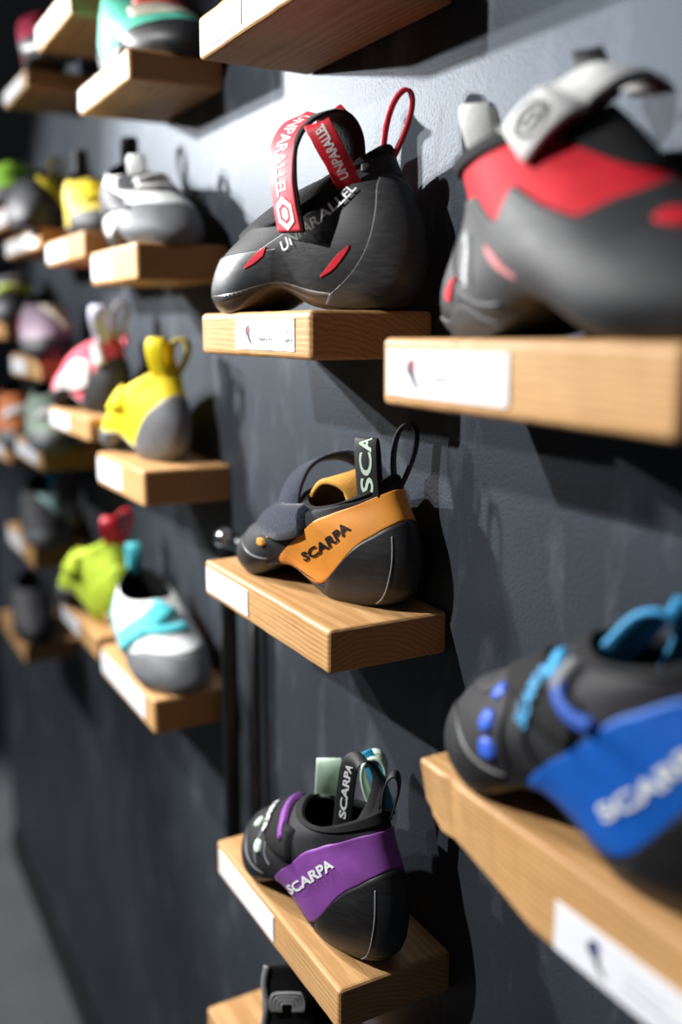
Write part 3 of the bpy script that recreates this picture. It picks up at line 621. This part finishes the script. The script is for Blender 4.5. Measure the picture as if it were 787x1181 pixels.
# ------------------------------------------------------------------ the far shoes
def far_shoe(label, loc, head, L=.245, upper=GREY, rand=BLACK, heel=BLACK, panel=None, panel_m=None, straps=(), loops=(), lace=None, foot=1, hs=1.05, extra=(), rh=.24, ws=1):
    s = Shoe(label, SC_BODY, L, loc, head, foot=foot, hs=hs, ws=ws, res=.5)
    s.body(upper, SOLE, LINB)
    s.patch('heel_cup', [(q, .0) for q, t in LO[2:-2]], [(q, t+.01) for q, t in LO[2:-2]], heel, .0016)
    s.patch('toe_rubber', [(.5, .0), (.75, 0), (1, 0), (1.25, 0), (1.5, .0)], [(.5, .16), (.7, rh), (1, rh+.02), (1.3, rh), (1.5, .16)], rand, .0018)
    for (nm, lo, hi, m) in extra: s.patch(nm, lo, hi, m, .0024)
    for (path, w, m) in straps: s.band('strap', path, w, m, .006, n=24)
    for (q, h, op, w, m) in loops:
        nrm = s.N(q, .9); s.loop(q, .97, m, h, op, w, spread=(nrm[0], nrm[1], 0), up=(nrm[0]*.15, nrm[1]*.15, 1), th=.004, sink=.008, n=28)
    if lace:
        for t in (.58, .70): s.band('lace', [(.80, t+.02), (1.0, t+.04), (1.2, t+.02)], .005, lace, .006, n=16)
        s.band('lace', [(.84, .72), (.92, .8), (1.08, .7), (1.18, .62)], .004, lace, .010, n=16)
    return s
def C(name, c, r=.65): return mat(name, c, r, .3, .2, 600)
YEL = C('yellow leather', (.85, .66, .01)); YEL2 = C('dull yellow cloth', (.55, .42, .03)); PINK = C('pink cloth', (.85, .10, .16)); LIL = C('pale lilac cloth', (.68, .70, .90))
LIME = C('lime cloth', (.62, .80, .06)); TURQ = C('turquoise strap', (.10, .58, .64)); PALE = C('off white leather', (.80, .78, .76)); SAGE = C('sage green cloth', (.28, .38, .30))
MINTG = C('mint green leather', (.10, .55, .38)); CORAL = C('coral strap', (.85, .12, .09)); CREAM = C('cream leather', (.72, .66, .52)); CRIM = C('crimson cloth', (.45, .01, .06)); GRN = C('leaf green leather', (.25, .50, .04))
MAUVE = C('mauve cloth', (.30, .22, .28)); RUST = C('rust leather', (.50, .15, .04)); TEALP = C('pale teal cloth', (.35, .58, .56)); MAG = C('magenta cloth', (.40, .04, .20)); BRN = C('tan leather', (.45, .36, .22)); MIDG = C('mid grey rubber', (.16, .165, .175), .5)
DG2 = C('charcoal leather', (.04, .04, .045))

side_hi = lambda t: [(.5, t), (.62, t+.1), (.75, t)]
toe_panel = [('toe_panel', [(.72, .35), (.85, .355), (1, .36), (1.15, .355), (1.30, .35)], [(.72, .48), (.85, .53), (1, .54), (1.15, .53), (1.30, .48)])]
# C column
far_shoe('mint green shoe with coral laces on the shelf at the top left', at(-2.98, -.13, .672), math.radians(2), .26, upper=MINTG, rand=BLACK, rh=.25, ws=1.05, straps=[([(.76, .60), (.9, .58), (1.0, .58), (1.2, .66)], .022, CORAL)], extra=[(*toe_panel[0], CREAM)], loops=[(0, .04, .02, .018, CORAL)], lace=CORAL)
far_shoe('white and grey laced shoe with its toe to the camera', at(-2.955, -.130, .213), math.radians(-3), .25, upper=PALE, rand=MIDG, rh=.33, ws=1.12, extra=[(*toe_panel[0], WHITE), ('side_panel', [(-.75, .3), (-.5, .3), (-.3, .3)], [(-.75, .4), (-.5, .66), (-.3, .4)], DG2), ('tongue', [(.62, .58), (.8, .56), (1, .56), (1.2, .56), (1.34, .58)], [(.62, .80), (.8, .98), (1, .98), (1.2, .98), (1.34, .80)], DG2)], loops=[(.06, .045, .02, .02, CLOTH), (-.9, .028, .016, .02, WHITE)], lace=PALE)
far_shoe('bright yellow shoe with a grey rubber heel facing out', at(-2.53, -.115, -.372), PI+math.radians(4), .25, upper=YEL, rand=MIDG, heel=MIDG, straps=[([(.5, .66), (.7, .6), (.9, .6)], .03, YEL)], loops=[(.14, .045, .022, .024, YEL), (-.14, .045, .022, .024, YEL2)], foot=-1, hs=1.12)
far_shoe('white shoe with turquoise straps and a grey toe on the left', at(-2.99, -.140, -1.008), math.radians(-3), .258, upper=PALE, rand=MIDG, rh=.33, ws=1.12, straps=[([(1.40, .34), (1.30, .50), (1.16, .66), (1.0, .80), (.9, .86)], .034, TURQ), ([(1.26, .56), (1.12, .58), (.96, .58), (.80, .56)], .014, TURQ)], extra=[(*toe_panel[0], WHITE), ('side_panel', [(-.45, .3), (-.3, .3), (-.15, .3)], [(-.45, .5), (-.3, .7), (-.15, .5)], TURQ)], loops=[(0, .04, .02, .02, TURQ)])
# D column
far_shoe('yellow and black shoe standing left of the white laced shoe', at(-3.48, -.12, .283), math.radians(-6), .232, upper=YEL2, rand=DG2, straps=[([(.66, .62), (.85, .6), (1.0, .62), (1.2, .6)], .026, YEL), ([(.7, .42), (.85, .46), (1.0, .47), (1.2, .44)], .016, YEL)], loops=[(0, .04, .02, .02, DG2)])
far_shoe('pink shoe with two pale lilac pull loops', at(-3.08, -.115, -.278), PI+math.radians(8), .25, upper=PINK, rand=DG2, heel=DG2, straps=[([(.2, .5), (.22, .66), (.25, .82)], .016, PALE)], loops=[(.16, .05, .022, .026, LIL), (-.12, .055, .02, .02, LIL), (-.5, .03, .02, .018, PINK)], foot=-1, hs=1.1, extra=[('side_panel', [(.3, .3), (.45, .2), (.6, .2)], [(.3, .55), (.45, .6), (.6, .3)], PALE)])
far_shoe('lime green shoe with red pull loops at lower left', at(-3.085, -.130, -1.0), PI+math.radians(8), .25, upper=LIME, rand=MIDG, heel=LIME, straps=[([(.45, .6), (.65, .6), (.85, .64)], .034, LIME)], loops=[(.10, .04, .022, .022, REDW), (-.12, .05, .022, .022, REDW)], foot=-1, hs=1.3, extra=[('side_panel', [(-.35, .4), (-.2, .36), (-.08, .4)], [(-.35, .6), (-.2, .68), (-.08, .6)], LBLUE), ('heel_tip', [(-.2, 0), (0, 0), (.2, 0)], [(-.2, .16), (0, .2), (.2, .16)], PALE)])
# E and further
far_shoe('crimson and black shoe on the far upper left shelf', at(-3.95, -.12, .885), math.radians(-10), upper=CRIM, rand=BLACK, straps=[([(.66, .55), (.85, .58), (1.0, .6), (1.2, .55)], .03, CRIM)])
far_shoe('black shoe with one upright yellow strap behind the yellow one', at(-4.08, -.12, .345), math.radians(-18), .25, upper=DG2, rand=DG2, straps=[([(.62, .3), (.68, .5), (.76, .7), (.84, .9)], .03, YEL)], loops=[(.5, .045, .02, .02, YEL2)])
far_shoe('leaf green shoe at the left edge', at(-4.62, -.12, .480), math.radians(-12), upper=GRN, rand=DG2, straps=[([(.7, .5), (.85, .54), (1, .56), (1.2, .5)], .026, GRN)])
far_shoe('pale and mauve shoe left of the pink one, on its own shelf', at(-4.12, -.12, -.108), math.radians(-14), upper=MAUVE, rand=DG2, straps=[([(.68, .34), (.74, .5), (.82, .7), (.9, .86)], .036, CREAM)], extra=[('side_panel', [(-.6, .3), (-.45, .25), (-.3, .3)], [(-.6, .5), (-.45, .6), (-.3, .5)], MAG)])
far_shoe('sage green and grey shoe below the mauve one', at(-4.12, -.12, -.455), math.radians(-14), upper=SAGE, rand=MIDG, straps=[([(.66, .5), (.82, .54), (1, .56), (1.2, .5)], .024, PALE)], loops=[(.1, .04, .02, .02, SAGE)])
far_shoe('orange and grey shoe low at the left edge', at(-4.82, -.12, -.52), math.radians(-14), upper=RUST, rand=MIDG, straps=[([(.66, .5), (.82, .54), (1, .56), (1.2, .5)], .028, PALE)], hs=1.2)
far_shoe('grey shoe with a pale teal strap above the lime one', at(-4.48, -.12, -.895), math.radians(-10), upper=DG2, rand=MIDG, straps=[([(.64, .36), (.74, .5), (.82, .66), (.9, .86)], .04, TEALP)], loops=[(.3, .04, .02, .02, CYAN)], extra=[('side_panel', [(.35, .4), (.45, .36), (.55, .4)], [(.35, .6), (.45, .7), (.55, .5)], MAG)])
far_shoe('dim black shoe with lime flecks in the left middle', at(-4.80, -.12, .03), math.radians(-14), upper=DG2, rand=MIDG, straps=[([(.66, .5), (.82, .54), (1, .56), (1.2, .5)], .020, LIME)], lace=PALE)
far_shoe('near black shoe on the lowest shelf at the far left edge', at(-4.86, -.12, -1.42), math.radians(-10), upper=DG2, rand=BLACK)

# ------------------------------------------------------------------ camera
F_PX = 1110.0; HYP = 378.0; VXP = -226.0
th = math.atan((590.5-HYP)/F_PX); yaw = math.atan((393.5-VXP)/math.hypot(F_PX, 590.5-HYP))
cam = bpy.data.cameras.new('camera'); co = bpy.data.objects.new('camera', cam); COL.objects.link(co)
cam.sensor_fit = 'VERTICAL'; cam.sensor_height = 36; cam.lens = F_PX/1181*36
co.location = W(0, -1, 0)
fwd = Vector((-math.cos(yaw)*math.cos(th), math.sin(yaw)*math.cos(th), -math.sin(th)))
co.rotation_euler = fwd.to_track_quat('-Z', 'Y').to_euler()
cam.clip_start = .02
cam.dof.use_dof = True; cam.dof.focus_distance = 1.77*S; cam.dof.aperture_fstop = 1.7; cam.dof.aperture_blades = 9
SC.camera = co

# ------------------------------------------------------------------ light
def spot(name, loc, tgt, power, angle, blend=.4, size=.03, col=(1, 1, 1)):
    l = bpy.data.lights.new(name, 'SPOT'); l.energy = power; l.spot_size = math.radians(angle); l.spot_blend = blend; l.shadow_soft_size = size; l.color = col
    o = bpy.data.objects.new(name, l); COL.objects.link(o); o.location = loc
    o.rotation_euler = (Vector(tgt)-Vector(loc)).to_track_quat('-Z', 'Y').to_euler()
    return o
spot('track_or_fill_spot', W(-4.3, -1.5, 1.05), W(-1.7, 0, -.3), 125, 75, .6, .016)
spot('track_or_fill_spot', W(-2.5, -3.0, 1.72), W(-1.3, 0, -.6), 150, 60, .5, .018)
spot('track_or_fill_spot', W(-5.2, -2.2, 1.1), W(-3.4, 0, -.3), 80, 70, .5, .02)
spot('track_or_fill_spot', W(-7.5, -3.0, 1.7), W(-5.6, -.8, -3.7), 230, 60, .6, .05)  # fill spot added to brighten the floor and far wall
w = bpy.data.worlds.new('shop ambience'); SC.world = w; w.use_nodes = True
w.node_tree.nodes['Background'].inputs[0].default_value = (.75, .85, 1, 1); w.node_tree.nodes['Background'].inputs[1].default_value = .055
SC.view_settings.view_transform = 'Standard'; SC.view_settings.look = 'None'; SC.view_settings.exposure = 0
